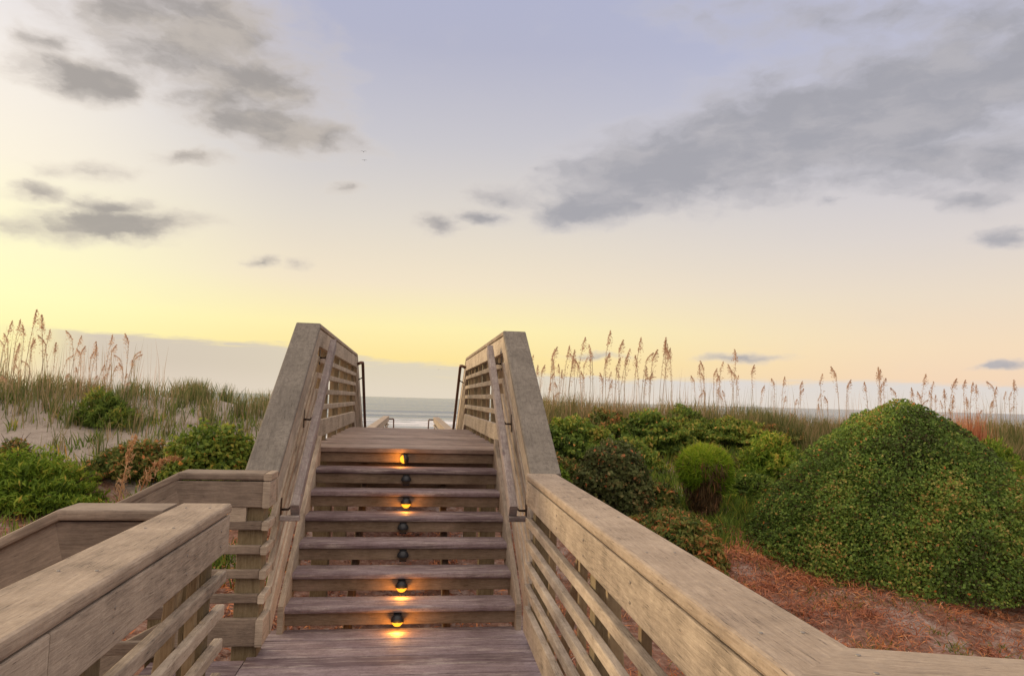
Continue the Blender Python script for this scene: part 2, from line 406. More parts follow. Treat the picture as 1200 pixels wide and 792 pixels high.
# ------------------------------------------------------------------ sea
def sea_z(X, Y):
    z = np.full_like(X, -3.5)
    ph = 3*np.sin(X*.021)+2*np.sin(X*.047+1)
    for y0, a, w in ((186, .85, 5.5), (240, .5, 6), (320, .5, 8), (430, .5, 9), (139, .22, 3)):
        amp = a*(.65+.35*np.sin(X*.015+y0)); d = (Y-y0-ph)
        z = z+amp*np.exp(-(d/np.where(d < 0, w*.45, w))**2)
    return z
sy = np.concatenate([np.arange(58, 260, 1.6), np.arange(260, 520, 4), np.geomspace(525, 9000, 40)])
sx = axis_pts(-160, 160, 8, 9000)
v, q = grid(sx, sy, sea_z)
m, t, out = new_mat('sea_water')
geo = t.new('ShaderNodeNewGeometry'); P_ = geo.outputs['Position']
sep = t.new('ShaderNodeSeparateXYZ'); t.link(P_, sep.inputs[0])
w1, _ = t.noise(t.mapping(P_, scale=(.10, .42, 1)), 1., 8, .68)
w2, _ = t.noise(t.mapping(P_, scale=(.012, .05, 1)), 1., 6, .6)
yy = t.math('ADD', sep.outputs[1], t.math('MULTIPLY', t.math('SUBTRACT', w2, .5), 30.))
f1 = t.math('MULTIPLY', t.maprange(yy, 118., 128.), t.maprange(yy, 172., 166.))
f2 = t.math('MULTIPLY', t.maprange(yy, 210., 216.), t.maprange(yy, 228., 222.))
f3 = t.math('MULTIPLY', t.maprange(yy, 60., 70.), t.maprange(yy, 112., 104.))
foam = t.math('MULTIPLY', t.math('ADD', t.math('ADD', f1, f3), t.math('MULTIPLY', f2, .4)), t.maprange(w1, .42, .60), clamp=True)
base = t.ramp(w2, [(.35, (.13, .165, .215, 1)), (.65, (.22, .25, .29, 1))])
col = t.mix(foam, base, (.86, .84, .85, 1))
rg = t.mix(foam, (.22,)*3+(1,), (.8,)*3+(1,))
b = principled(t, out, col, .22, .5, bump=w1, bump_d=1.6, bump_s=.75)
t.link(rg, b.inputs['Roughness'])
s_o = raw_mesh('sea', v, [q], m, None, smooth=True); s_o['kind'] = 'structure'

# ------------------------------------------------------------------ decks and stairs
HW = .77            # half width between the rails
RISE, RUN = .15, .2417
Y1, YF, YB = 6.196, 10.22, 4.725       # first nosing, far edge of upper deck, foot of the steps
ZU = 1.05

def plank_deck(m_, x0, x1, y0, y1, z, pw=.138, gap=.006, th=.038, jag=.0):
    y = y0
    while y < y1-.02:
        w = min(pw, y1-y)
        m_.beam((x0+random.uniform(-jag, jag), y+w/2, z-th/2+random.uniform(-.0015, .0015)), (x1+random.uniform(-jag, jag), y+w/2, z-th/2+random.uniform(-.0015, .0015)), w, th, .005, nseg=1)
        y += w+gap
def posts_under(T, pts, ztop):
    for (x, y) in pts:
        zb = float(H(x, y))-.3
        one('support_post', W['post'], T, (x, y, zb), (x, y, ztop), .14, .14, .006, up=(0, 1, 0))

T = thing('landing_deck', 'low purplish wooden landing at the foot of the steps, worn pale in patches', 'deck', (0, 1.5, 0))
d = MB(); plank_deck(d, -.86, .80, -1.6, 4.80, 0.)
plank_deck(d, -1.36, -.866, 3.06, 4.28, 0.); plank_deck(d, .806, 2.6, -1.6, 1.12, 0.)
d.build('decking', W['tread'], T)
b_ = MB()
for x in (-.80, 0, .74): b_.beam((x, -1.55, -.135), (x, 4.70, -.135), .04, .19)
for y in (3.08, 4.25): b_.beam((-1.33, y, -.135), (-.84, y, -.135), .04, .19)
b_.beam((-1.335, 3.12, -.136), (-1.335, 4.21, -.136), .04, .19)
b_.beam((.82, 1.08, -.135), (2.55, 1.08, -.135), .04, .19)
b_.build('joists', W['riser'], T)
posts_under(T, [(-.7, .2), (.64, .2), (-.7, 2.6), (.64, 2.6), (-.7, 4.5), (.64, 4.5), (-1.25, 3.2), (-1.25, 4.15), (2.3, .9)], -.04)

T = thing('wooden_steps', 'seven open backed wooden steps with purplish worn treads climbing to the upper deck', 'steps', (0, 5.4, 0))
for i in range(1, 7):
    z = ZU-RISE*i; yn = Y1-RUN*i
    tm = MB()
    for k in range(2):
        tm.beam((-HW+.004, yn+.062+k*.132, z-.02+random.uniform(-.002, .002)), (HW-.004, yn+.062+k*.132, z-.02+random.uniform(-.002, .002)), .127, .04, .014, nseg=6, wob=.0025)
    tm.build('tread', W['tread'], T)
for i in range(0, 7):
    z = ZU-RISE*i; yn = Y1-RUN*i
    one('riser', W['riser'], T, (-HW+.006, yn+.045, z-.0415-.040), (HW-.006, yn+.045, z-.0415-.040), .03, .079, .004)
for x in (-.36, .30):
    one('stringer', W['riser'], T, (x, YB+.12, -.17), (x, Y1+.12, .75), .045, .20)
# upper deck
T = thing('upper_deck', 'raised boardwalk deck of grey brown planks crossing the dune at the top of the steps', 'deck', (0, 8.2, ZU))
d = MB(); plank_deck(d, -HW-.06, HW+.06, Y1, YF, ZU)
d.build('decking', W['deck'], T)
b_ = MB()
for x in (-.70, 0, .70): b_.beam((x, Y1+.19, ZU-.14), (x, YF-.03, ZU-.14), .04, .19)
b_.build('joists', W['riser'], T)
one('header_beam', W['riser'], T, (-.69, Y1+.16, ZU-.20), (.69, Y1+.16, ZU-.20), .04, .32)
posts_under(T, [(s*.72, y) for s in (-1, 1) for y in (6.45, 8.2, 10.0)], ZU-.05)

# far stairs and beach boardwalk
ZL = -.23; NR = 9; RR = (ZU-ZL)/NR; YL = YF+NR*RUN
T = thing('beach_boardwalk', 'lower boardwalk beyond the deck leading on to the beach', 'boardwalk', (0, 18, ZL))
for i in range(1, NR):
    one('tread', W['tread'], T, (-HW+.004, YF+RUN*i-.11, ZU-RR*i-.02), (HW-.004, YF+RUN*i-.11, ZU-RR*i-.02), .24, .04, .01)
d = MB(); plank_deck(d, -HW-.06, HW+.06, YL-.02, 26.2, ZL); d.build('decking', W['deck'], T)
for x in (-.7, .7): one('stringer', W['riser'], T, (x, YF+.05, ZU-.2), (x, YL, ZL-.18), .045, .22)
posts_under(T, [(s*.72, y) for s in (-1, 1) for y in (13.0, 16, 19, 22, 25)], ZL-.05)

# ------------------------------------------------------------------ railings
HR = 1.03
SLZ = (.33, .465, .60, .735)
def V2(a): return Vector((a[0], a[1], 0))
class Run:
    """one straight stretch of railing; inner face line a->b, base heights za->zb, s = unit vector to the outside"""
    def __init__(self, a, b, za, zb, out_sign, na=None, nb=None):
        self.a, self.b, self.za, self.zb = V2(a), V2(b), za, zb
        d_ = (self.b-self.a).normalized(); self.d = d_; self.s = Vector((d_.y, -d_.x, 0))*out_sign; self.sign = out_sign
        self.na, self.nb = na, nb
    def member(self, mb, hz, w, h, off, ch=.005, nseg=1, wob=0, ext=(0, 0), mitre=True):
        p0 = self.a+self.s*off+Vector((0, 0, self.za+hz)); p1 = self.b+self.s*off+Vector((0, 0, self.zb+hz))
        ax = (p1-p0).normalized(); p0 = p0-ax*ext[0]; p1 = p1+ax*ext[1]
        hz_n = Vector((self.d.x, self.d.y, 0))
        n0 = self.na if (self.na is not None and mitre) else hz_n; n1 = self.nb if (self.nb is not None and mitre) else hz_n
        # keep the mitre plane through the corner line of the rail
        def fix(p, n, corner):
            q = corner+Vector((0, 0, p.z)); return p+ax*((q-p).dot(n)/ax.dot(n))
        if self.na is not None and mitre and abs(self.na.z) < .01: p0 = fix(p0, n0, self.a)
        if self.nb is not None and mitre and abs(self.nb.z) < .01: p1 = fix(p1, n1, self.b)
        mb.beam(p0, p1, w, h, ch, n0=n0, n1=n1, nseg=nseg, wob=wob)
    def at(self, f, off, hz): 
        p = self.a.lerp(self.b, f)+self.s*off; p.z = self.za+(self.zb-self.za)*f+hz; return p

def split(r, fs):
    out_ = []; fs = [0]+list(fs)+[1]
    for i in range(len(fs)-1):
        p, q_ = r.a.lerp(r.b, fs[i]), r.a.lerp(r.b, fs[i+1]); g = .0015*r.d
        if i > 0: p = p+g
        if i < len(fs)-2: q_ = q_-g
        out_.append(Run(p, q_, r.za+(r.zb-r.za)*fs[i], r.za+(r.zb-r.za)*fs[i+1], r.sign, r.na if i == 0 else None, r.nb if i == len(fs)-2 else None))
    return out_
def screws(T, r, fs, on_cap=True):
    for f in fs:
        for d_ in (-.045, .045):
            p = r.at(f, .0955+d_, HR+.0008); m_ = MB(); m_.lathe([(.0052, -.002), (.0052, .001), (.003, .0016)], p, seg=8); m_.build('screw', M_screw, T)
        for hz in (HR-.09, HR-.15):
            p = r.at(f, -.0006, hz); m_ = MB(); m_.lathe([(.0048, -.002), (.0048, .001), (.003, .0016)], p, Matrix.Rotation(math.pi/2, 3, 'Y') if abs(r.d.y) > .5 else Matrix.Rotation(math.pi/2, 3, 'X'), seg=8); m_.build('screw', M_screw, T)
def railing(T, runs, posts=(), battens=(), cap_mats=None, slats=True, bottom=True, top_both=False, post_w=.09, braces=(), lower_to=None, bmat=None, joints=None):
    joints = joints or {}
    bmat = bmat or W['rail']
    for i, r in enumerate(runs):
        cm = (cap_mats[i] if cap_mats else W['cap'])
        m_ = MB()
        for rr in split(r, joints.get(i, ((), ()))[0]): rr.member(m_, HR-.02, .20, .04, .0955, .011, nseg=1)
        m_.build('cap_rail', cm, T)
        m_ = MB()
        for rr in split(r, joints.get(i, ((), ()))[1]): rr.member(m_, HR-.0465-.0725, .04, .145, .02, .005)
        m_.build('top_board', bmat, T)
        if top_both:
            m_ = MB(); r.member(m_, HR-.0465-.0725, .04, .145, .15, .005); m_.build('top_board', bmat, T)
        if slats:
            for hz in SLZ:
                m_ = MB(); r.member(m_, hz, .036, .048, .0185, .006); m_.build('slat', bmat, T)
        if bottom:
            m_ = MB(); r.member(m_, .145, .04, .15, .02, .005); m_.build('bottom_board', bmat, T)
    for (i, f) in posts:
        r = runs[i]; p = r.at(f, .0405+post_w/2, 0); zt = p.z+HR-.0415
        zb = p.z-.2 if lower_to is None else lower_to
        one('post', W['post'], T, (p.x, p.y, zb), (p.x, p.y, zt), post_w, post_w, .006, up=tuple(r.d))
    for (i, f) in battens:
        r = runs[i]; p = r.at(f, .0405+.019, 0)
        one('batten', W['batten'], T, (p.x, p.y, p.z-.08), (p.x, p.y, p.z+HR-.0415), .036, .036, .004, up=tuple(r.d))
    for (i, f0, f1) in braces:
        r = runs[i]; p0 = r.at(f0, .09, .06); p1 = r.at(f1, .09, .86)
        one('brace', W['batten'], T, p0, p1, .03, .05, .004, up=tuple(r.s))

def bis(a, b): return (a.normalized()+b.normalized()).normalized()
YP, YC = 6.06, 4.48          # bend at the top of the steps, bend at the foot
SX = .770
lev = Vector((0, 1, 0)); slo = Vector((0, YP-YC, ZU)).normalized()
for side, lab in ((-1, 'left railing of the steps and upper deck, on the side of the sandy dune'), (1, 'right railing of the steps and upper deck, on the side of the bushes')):
    T = thing('stair_railing', lab, 'railing', (side*SX, 6.1, .4), 'paired railings of the steps')
    r0 = Run((side*SX, YC), (side*SX, YP), 0, ZU, side, na=bis(lev, slo), nb=bis(slo, lev))
    r1 = Run((side*SX, YP), (side*SX, YF), ZU, ZU, side, na=bis(slo, lev))
    railing(T, [r0, r1], posts=[(1, .03), (1, .27), (1, .51), (1, .75), (1, .985), (0, .45)], battens=[(1, k/8+.02) for k in (1, 3, 5, 7)], cap_mats=[W['sloped_cap'], W['cap']],
            braces=[(1, .12, .2), (1, .62, .55), (1, .9, .83)])
    # wide skirt board along the step ends
    one('skirt_board', W['rail'], T, (side*(SX-.0185), YB-.02, .02), (side*(SX-.0185), Y1+.03, ZU-.055), .035, .25, .005, n0=(0, 1, 0), n1=(0, 1, 0))
    # handrail plank on metal brackets
    hx = side*(SX-.095)
    pa, pb = Vector((hx, 4.56, .78)), Vector((hx+side*.005, 6.28, 1.93))
    hr = MB(); hr.beam(pa, pb, .052, .088, .008, nseg=1); ho = hr.build('handrail', W['hand'], T)
    for f in (.04, .5, .93):
        c = pa.lerp(pb, f); bm_ = MB()
        bm_.tube([c+Vector((side*.02, 0, -.02)), c+Vector((side*.05, 0, -.05)), c+Vector((side*.098, 0, -.05))], .008, 6)
        bm_.beam(c+Vector((side*.094, 0, -.11)), c+Vector((side*.094, 0, .02)), .008, .035, .002, up=(0, 1, 0))
        bm_.build('bracket', M_bracket, ho)
    e_ = MB(); e_.beam(pa+Vector((-side*.03, .0, -.045)), pa+Vector((side*.082, .0, -.045)), .06, .03, .006); e_.build('end_return', W['hand'], ho)

# right landing railing: along the landing, then turning away to the right
T = thing('landing_railing', 'right foreground railing with pale worn cap turning a corner at its near end', 'railing', (.75, 2.8, 0))
a_, b__, c_ = (.742, YC-.004), (.668, 1.175), (2.1, .78)
d0 = (V2(b__)-V2(a_)).normalized(); d1 = (V2(c_)-V2(b__)).normalized()
q0 = Run(a_, b__, 0, 0, -1, nb=bis(d0, d1)); q1 = Run(b__, c_, 0, 0, -1, na=bis(d0, d1))
railing(T, [q0, q1], posts=[(0, .03), (0, .5), (0, .94), (1, .5)], battens=[(0, .195), (0, .42), (0, .69), (0, .83), (1, .3)], braces=[(0, .22, .39), (0, .60, .53)], lower_to=-.6, joints={0: ((.33,), (.52,))})
screws(T, q0, (.03, .32, .5, .70, .93)); screws(T, q1, (.10, .5))
m_ = MB(); q0.member(m_, HR-.0465-.0725, .04, .145, .152, .005); m_.build('top_board', W['rail'], T)

# left foreground railing: towards the steps, round the corner, then down beside the side steps
ZS = -.62
T = thing('landing_railing', 'left foreground railing with golden cap, its end turning left down the side steps', 'railing', (-.74, 2.2, 0))
A0, A1, A2, A3 = (-.716, .55), (-.722, 2.965), (-1.30, 2.955), (-2.45, 2.93)
e0, e1 = (V2(A1)-V2(A0)).normalized(), (V2(A2)-V2(A1)).normalized()
sl = Vector((A3[0]-A2[0], 0, ZS)).normalized(); lv = Vector((-1, 0, 0))
# inner face of the level run looks at the landing (+x); the return's inner face looks at the side steps (+y)
k0 = Run(A0, (-.722, 3.13), 0, 0, -1)
k1 = Run((-.93, 3.13), (-1.30, 3.125), 0, 0, -1, nb=bis(lv, sl)); k2 = Run((-1.30, 3.125), (-2.45, 3.11), 0, ZS, -1, na=bis(lv, sl))
railing(T, [k0], posts=[(0, .07), (0, .55), (0, .955)], battens=[(0, .30), (0, .80), (0, .90)], braces=[(0, .74, .87)], lower_to=-.6, joints={0: ((), (.42,))})
screws(T, k0, (.30, .55, .78, .95))
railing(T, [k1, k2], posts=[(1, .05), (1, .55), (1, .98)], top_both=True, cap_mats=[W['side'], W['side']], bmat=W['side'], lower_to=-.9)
# railing on the far side of the side steps
T = thing('side_railing', 'short railing with dark slats beside the foot of the steps, sloping down to the left', 'railing', (-1.2, 4.3, 0))
sgap = -.03
g0 = Run((-.8165, 4.287), (-1.28, 4.287), 0, 0, 1, nb=bis(lv, sl)); g1 = Run((-1.28, 4.287), (-2.45, 4.287), 0, ZS*1.02, 1, na=bis(lv, sl))
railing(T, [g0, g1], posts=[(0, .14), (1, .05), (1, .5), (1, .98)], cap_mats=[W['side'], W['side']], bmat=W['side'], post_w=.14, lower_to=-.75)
mm = MB()
mm.beam((-.905, 4.309, HR-.0405-.145-.066), (-1.16, 4.309, HR-.0405-.145-.066), .03, .125, .004); mm.build('filler_board', W['rail'], T)
# corner piece linking it to the stair railing
r2 = Run((-.775, 4.273), (-.775, YC-.003), 0, 0, -1)
m_ = MB(); r2.member(m_, HR-.02, .046, .04, .0175, .006); m_.build('cap_rail', W['cap'], T)
for hz in SLZ:
    m_ = MB(); r2.member(m_, hz, .036, .048, .0185, .006); m_.build('slat', W['rail'], T)
for hz in (HR-.0465-.0725, .145):
    m_ = MB(); r2.member(m_, hz, .04, .148, .02, .005); m_.build('corner_board', W['rail'], T)
# side steps
T = thing('side_steps', 'three wooden side steps going down to the left between two low railings', 'steps', (-1.7, 3.7, -.3))
for i in range(1, 4):
    m_ = MB()
    for k in range(2): m_.beam((-1.38-.26*i+.19-k*.132, 3.18, -.15*i-.02), (-1.38-.26*i+.19-k*.132, 4.24, -.15*i-.02), .127, .04, .01)
    m_.build('tread', W['tread'], T)
    one('riser', W['riser'], T, (-1.36-.26*(i-1), 3.19, -.15*i+.07), (-1.36-.26*(i-1), 4.23, -.15*i+.07), .025, .08, .004)
for y in (3.22, 4.2): one('stringer', W['riser'], T, (-1.37, y, -.2), (-2.3, y, -.72), .04, .2)

# beach-side railings
for side, lab in ((-1, 'far left railing descending to the beach beyond the upper deck'), (1, 'far right railing descending to the beach beyond the upper deck')):
    T = thing('beach_railing', lab, 'railing', (side*.8, 18, ZL), 'paired railings of the beach boardwalk')
    dn = Vector((0, YL-YF, ZL-ZU)).normalized()
    x0, x1 = side*.77, side*(.74 if side < 0 else .84)
    u0 = Run((x0, YF+.02), (x0, YL), ZU, ZL, side, na=bis(lev, dn), nb=bis(dn, lev)); u1 = Run((x0, YL), (x1, 26), ZL, ZL, side, na=bis(dn, lev))
    railing(T, [u0, u1], posts=[(0, .5), (1, .01), (1, .25), (1, .5), (1, .75), (1, .99)])
    G = thing('grab_rail', 'bent brown metal grab rail at the %s far corner of the upper deck' % ('left' if side < 0 else 'right'), 'handrail', (side*.7, YF, 1.9), 'metal grab rails')
    gp = MB(); X = side*.69
    gp.tube([(side*.765, YF-.03, 1.93), (X+side*.02, YF-.03, 1.955), (X, YF-.01, 1.955), (X, YF+.05, 1.92), (X+side*.03, YL-.1, .66), (X+side*.03, YL+.1, .60), (X+side*.06, YL+.1, .60)], .021, 8); gp.build('pipe', M_pipe, G)
    bk = MB(); bk.tube([(X, YF+.3, 1.76), (side*.765, YF+.3, 1.72)], .009, 6); bk.tube([(X+side*.02, YL-.4, .86), (side*.765, YL-.4, .84)], .009, 6); bk.build('bracket', M_bracket, G)
    G = thing('grab_rail', 'tiny dark metal grab rail at the far end of the %s beach railing' % ('left' if side < 0 else 'right'), 'handrail', (side*.6, 26, .6), 'metal grab rails')
    gp = MB(); X2 = x1-side*.16
    gp.tube([(x1, 26.0, .69), (X2+side*.02, 26.0, .70), (X2, 26.03, .68), (X2, 27.6, -.35), (X2, 27.7, -.55)], .024, 8); gp.build('pipe', M_pipe, G)

# ------------------------------------------------------------------ step lights
def step_light(i, x, lit, label, tilt=0.):
    yf = Y1-RUN*i+.029; z = ZU-RISE*i-.088; Rr = .039
    T = thing('step_light', label, 'step light', (x, yf, z), 'step lights in a line up the steps')
    M = Matrix.Rotation(math.radians(tilt), 3, 'Y'); c = (x, yf-.030, z)
    m_ = MB(); pr = [(Rr*math.cos(a), Rr*math.sin(a)) for a in np.linspace(-.05, math.pi/2*.98, 9)]
    m_.lathe([(Rr+.003, -.004)]+[(q_[0]+.003, q_[1]) for q_ in pr], c, M); m_.build('hood', M_hood, T)
    m_ = MB(); pr = [(Rr*.93*math.cos(a), Rr*.93*math.sin(a)) for a in np.linspace(-math.pi/2*.98, .0, 9)]
    m_.lathe(pr, c, M); m_.build('lens', M_lens_on if lit else M_lens_off, T)
    m_ = MB(); m_.beam((x, yf-.004, z-.045), (x, yf-.004, z+.04), .05, .008, .003, up=(0, 1, 0)); m_.build('back_plate', M_hood, T)
    if lit:
        l = bpy.data.lights.new('lamp_glow', 'POINT'); l.energy = lit*2.9; l.color = (1., .36, .04); l.shadow_soft_size = .02
        o = bpy.data.objects.new('lamp_glow', l); C.objects.link(o); o.parent = T
        o.location = M @ Vector((0, -.088, -.030))
step_light(0, -.035, .55, 'lit step light under the upper deck edge, hood turned sideways, glowing on the riser', 80)
step_light(1, -.012, 0, 'unlit dark step light on the second riser from the top')
step_light(2, -.005, .40, 'lit step light on the third riser from the top, amber lens under a dark hood')
step_light(3, -.02, 0, 'unlit dark step light on the middle riser')
step_light(4, -.012, 0, 'unlit dark step light next above the two lowest lit lamps')
step_light(5, -.012, .50, 'lit step light on the second riser from the bottom, glowing on the tread under it')
step_light(6, -.03, .65, 'lit step light on the lowest riser, throwing an orange glow on the landing')

# ------------------------------------------------------------------ shrubs
def gz(x, y): return float(H(x, y))
def sh(name, label, cat, x, y, ztop, rx, ry, *a, sink=.03, **k):
    z = gz(x, y)-sink; return shrub(name, label, cat, (x, y, z), rx, ry, ztop-z, *a, **k)
sh('dome_shrub', 'huge dome shaped bush of small dark leaves standing on rusty litter at the right', 'bush', 5.90, 7.95, 1.60, 2.02, 2.08, 240000, .034, .021, F['dome'], e=.63, lump=.038, lseed=3, depth=.34, undercut=.05, twigs=26, clump=.28, sink=.12, lfreq=2.0, pexp=1.6, dead_p=.004)
sh('round_shrub', 'rounded dull green bush with reddish patches, left of the yellow green tuft', 'bush', 2.80, 9.6, .95, .66, .62, 16000, .055, .036, F['dark'], e=.42, lump=.17, lseed=8, undercut=.12, lfreq=1.5, depth=.5)
sh('low_shrub', 'low rusty green bush right behind the pale landing railing cap, nearest of the bushes', 'bush', 2.86, 7.5, .30, .66, .60, 12000, .07, .030, F['mixed'], e=.45, lump=.2, lseed=15)
sh('feathery_shrub', 'bright light green bush between the yellow green tuft and the big dome bush', 'bush', 5.66, 10.7, 1.04, .55, .55, 10000, .08, .022, F['bright'], e=.55, lump=.36, lseed=21, upright=.9, depth=.55, lfreq=1.5)
sh('small_shrub', 'small low green bush at the foot of the light green bush', 'bush', 5.0, 9.9, .52, .50, .40, 7000, .06, .03, F['green'], e=.5, lump=.2, lseed=24)
sh('dune_shrub', 'dense green bush behind the rounded dull bush, nearest the stair railing', 'bush', 2.75, 11.7, 1.16, .85, .7, 16000, .075, .036, F['green'], e=.45, lump=.36, depth=.5, upright=.5, lseed=31, group='green bushes along the right dune', lfreq=1.4)
sh('dune_shrub', 'green bush rising behind the yellow green tuft', 'bush', 4.25, 12.1, 1.30, .95, .7, 17000, .075, .036, F['green'], e=.45, lump=.36, depth=.5, upright=.5, lseed=37, group='green bushes along the right dune', lfreq=1.4)
sh('dune_shrub', 'green bush on the dune behind the light green bush', 'bush', 5.75, 12.5, 1.22, 1.0, .7, 15000, .075, .036, F['green'], e=.5, lump=.36, depth=.5, upright=.5, lseed=43, group='green bushes along the right dune', lfreq=1.4)
sh('small_shrub', 'little bright green bush squeezed between the stair railing and the rounded dull bush', 'bush', 2.02, 10.0, .66, .34, .36, 5000, .07, .03, F['bright'], e=.45, lump=.2, lseed=47)
sh('low_shrub', 'small reddish bush between the rounded dull bush and the yellow green tuft', 'bush', 3.45, 9.5, .42, .34, .34, 5000, .06, .03, F['mixed'], e=.45, lump=.25, lseed=49)
sh('low_shrub', 'low yellowish ground plant in front of the rounded dull bush', 'bush', 3.3, 8.6, .16, .75, .50, 9000, .07, .024, F['mixed'], e=.5, lump=.3, lseed=52, upright=.5)
sh('grassy_shrub', 'yellow green grassy bush at the right edge behind the dome bush', 'bush', 9.6, 10.9, 1.02, .95, .6, 12000, .11, .018, F['bright'], e=.5, lump=.25, lseed=55, upright=1.2)
for (x, y, zt, rx, ry, mt, e, up, lab) in ((1.75, 11.6, 1.10, .55, .5, 'green', .5, .8, 'green bush touching the upper part of the right stair railing'),
        (3.5, 12.6, 1.34, .7, .45, 'mixed', .55, .9, 'brownish bush on the crest between two green bushes'),
        (5.05, 12.7, 1.42, .6, .45, 'green', .55, .9, 'green bush on the crest under the middle sea oats'),
        (6.7, 12.6, 1.14, .8, .5, 'mixed', .55, .9, 'brownish green bush on the crest left of the dome bush top'),
        (3.55, 11.2, .86, .6, .5, 'green', .55, .7, 'leafy green bush between the rounded dull bush and the crest'),
        (4.9, 11.3, .84, .55, .45, 'mixed', .55, .7, 'rusty bush above and right of the yellow green tuft'),
        (6.4, 11.4, .80, .6, .45, 'green', .5, .7, 'green bush between the light green bush and the dome bush'),
        (4.6, 10.0, .40, .5, .4, 'bright', .55, .8, 'low light green plant right of the yellow green tuft'),
        (2.25, 10.6, .66, .45, .4, 'mixed', .5, .7, 'reddish green bush behind the rounded dull bush, beside the stair railing')):
    sh('dune_shrub', lab, 'bush', x, y, zt, rx, ry, 7000, .075, .026, F[mt], e=e, lump=.34, lseed=int(x*100), lfreq=1.5, upright=up, depth=.5, group='green bushes along the right dune')
# left side
sh('dune_shrub', 'dark green bush against the left stair railing', 'bush', -2.42, 9.6, 1.02, .78, .55, 17000, .06, .038, F['green'], e=.42, lump=.26, lfreq=1.5, depth=.5, lseed=61, group='green bushes below the sandy dune')
sh('spreading_shrub', 'wide low green bush at the far left below the bare sand', 'bush', -4.55, 9.4, .68, 1.0, .55, 16000, .085, .02, F['bright'], e=.5, lump=.36, lseed=66, group='green bushes below the sandy dune', upright=.9, depth=.6, lfreq=1.6)
sh('spreading_shrub', 'yellowish green bush in the middle, behind the orange dried stalks', 'bush', -3.55, 10.2, .78, .72, .5, 12000, .065, .03, F['mixed'], e=.5, lump=.36, depth=.55, lfreq=1.6, lseed=70, group='green bushes below the sandy dune')
sh('dune_shrub', 'green bush high up on the sandy dune face, under the sea oats', 'bush', -4.62, 11.7, 1.44, .46, .35, 6500, .085, .016, F['green'], e=.5, lump=.4, lseed=75, upright=1.1, depth=.65)
sh('low_shrub', 'small low plant with reddish leaves on the bare sand at the far left', 'bush', -5.3, 10.6, .78, .28, .22, 1500, .05, .025, F['mixed'], e=.5, lump=.3, lseed=78)

# the yellow-green tuft: fine blades in a round head over a brown skirt
T = thing('tuft_plant', 'yellow green mop headed plant with fine leaves over a dead brown skirt', 'bush', (4.0, 9.3, gz(4.0, 9.3)))
n = 9000; th = rng.uniform(0, 6.28, n); u_ = rng.uniform(-.75, 1, n); cr = np.sqrt(1-u_**2); dr = np.stack([np.cos(th)*cr, np.sin(th)*cr, u_], 1)
rad = np.array([.355, .34, .31])*(.80+.20*rng.uniform(0, 1, n)[:, None]**.5)*(1+.06*lownoise(dr*3, 1, 5)[:, None])
P = np.array([4.0, 9.3, .62])+dr*rad
P[:, 2] -= .10*np.clip(-u_, 0, 1)
kp = (u_ > .05-.55*rng.uniform(0, 1, n)-.25*np.sin(2*th+1)) | (np.cos(th)+.3*rng.normal(size=n) > .35); P, dr, u_, n = P[kp], dr[kp], u_[kp], int(kp.sum())
v, q = leaves(P, dr, .17, .011, axis=dr*1.1+np.array([0, 0, .30])*(.4+u_[:, None]), jit=1.0)
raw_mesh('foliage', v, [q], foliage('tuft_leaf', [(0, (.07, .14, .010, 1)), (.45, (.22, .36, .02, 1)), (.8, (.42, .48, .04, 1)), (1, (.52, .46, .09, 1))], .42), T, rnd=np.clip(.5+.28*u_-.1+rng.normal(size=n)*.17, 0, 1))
n = 5500; th = rng.uniform(0, 6.28, n); zf = rng.uniform(0, 1, n); rr = (.13+.22*zf**1.1+.04*np.sin(3*th))*rng.uniform(.3, 1.15, n)
P = np.stack([4.0+rr*np.cos(th), 9.3+rr*np.sin(th), gz(4, 9.3)+.04+zf*.74], 1)
v, q = leaves(P, np.stack([np.cos(th), np.sin(th), np.zeros(n)], 1), .16, .012, axis=np.stack([np.cos(th)*.3, np.sin(th)*.3, -np.ones(n)], 1), jit=.6)
raw_mesh('dead_foliage', v, [q], F['dead'], T, rnd=np.clip(rng.normal(size=n)*.24+.33, 0, 1))
mb = MB()
for k in range(7):
    a = k*.9; mb.tube([(4.0+.05*math.cos(a), 9.3+.05*math.sin(a), gz(4, 9.3)-.06), (4.0+.10*math.cos(a), 9.3+.10*math.sin(a), .35), (4.0+.2*math.cos(a), 9.3+.2*math.sin(a), .66)], [.02, .014, .006], 5)
mb.build('stems', M_twig, T)

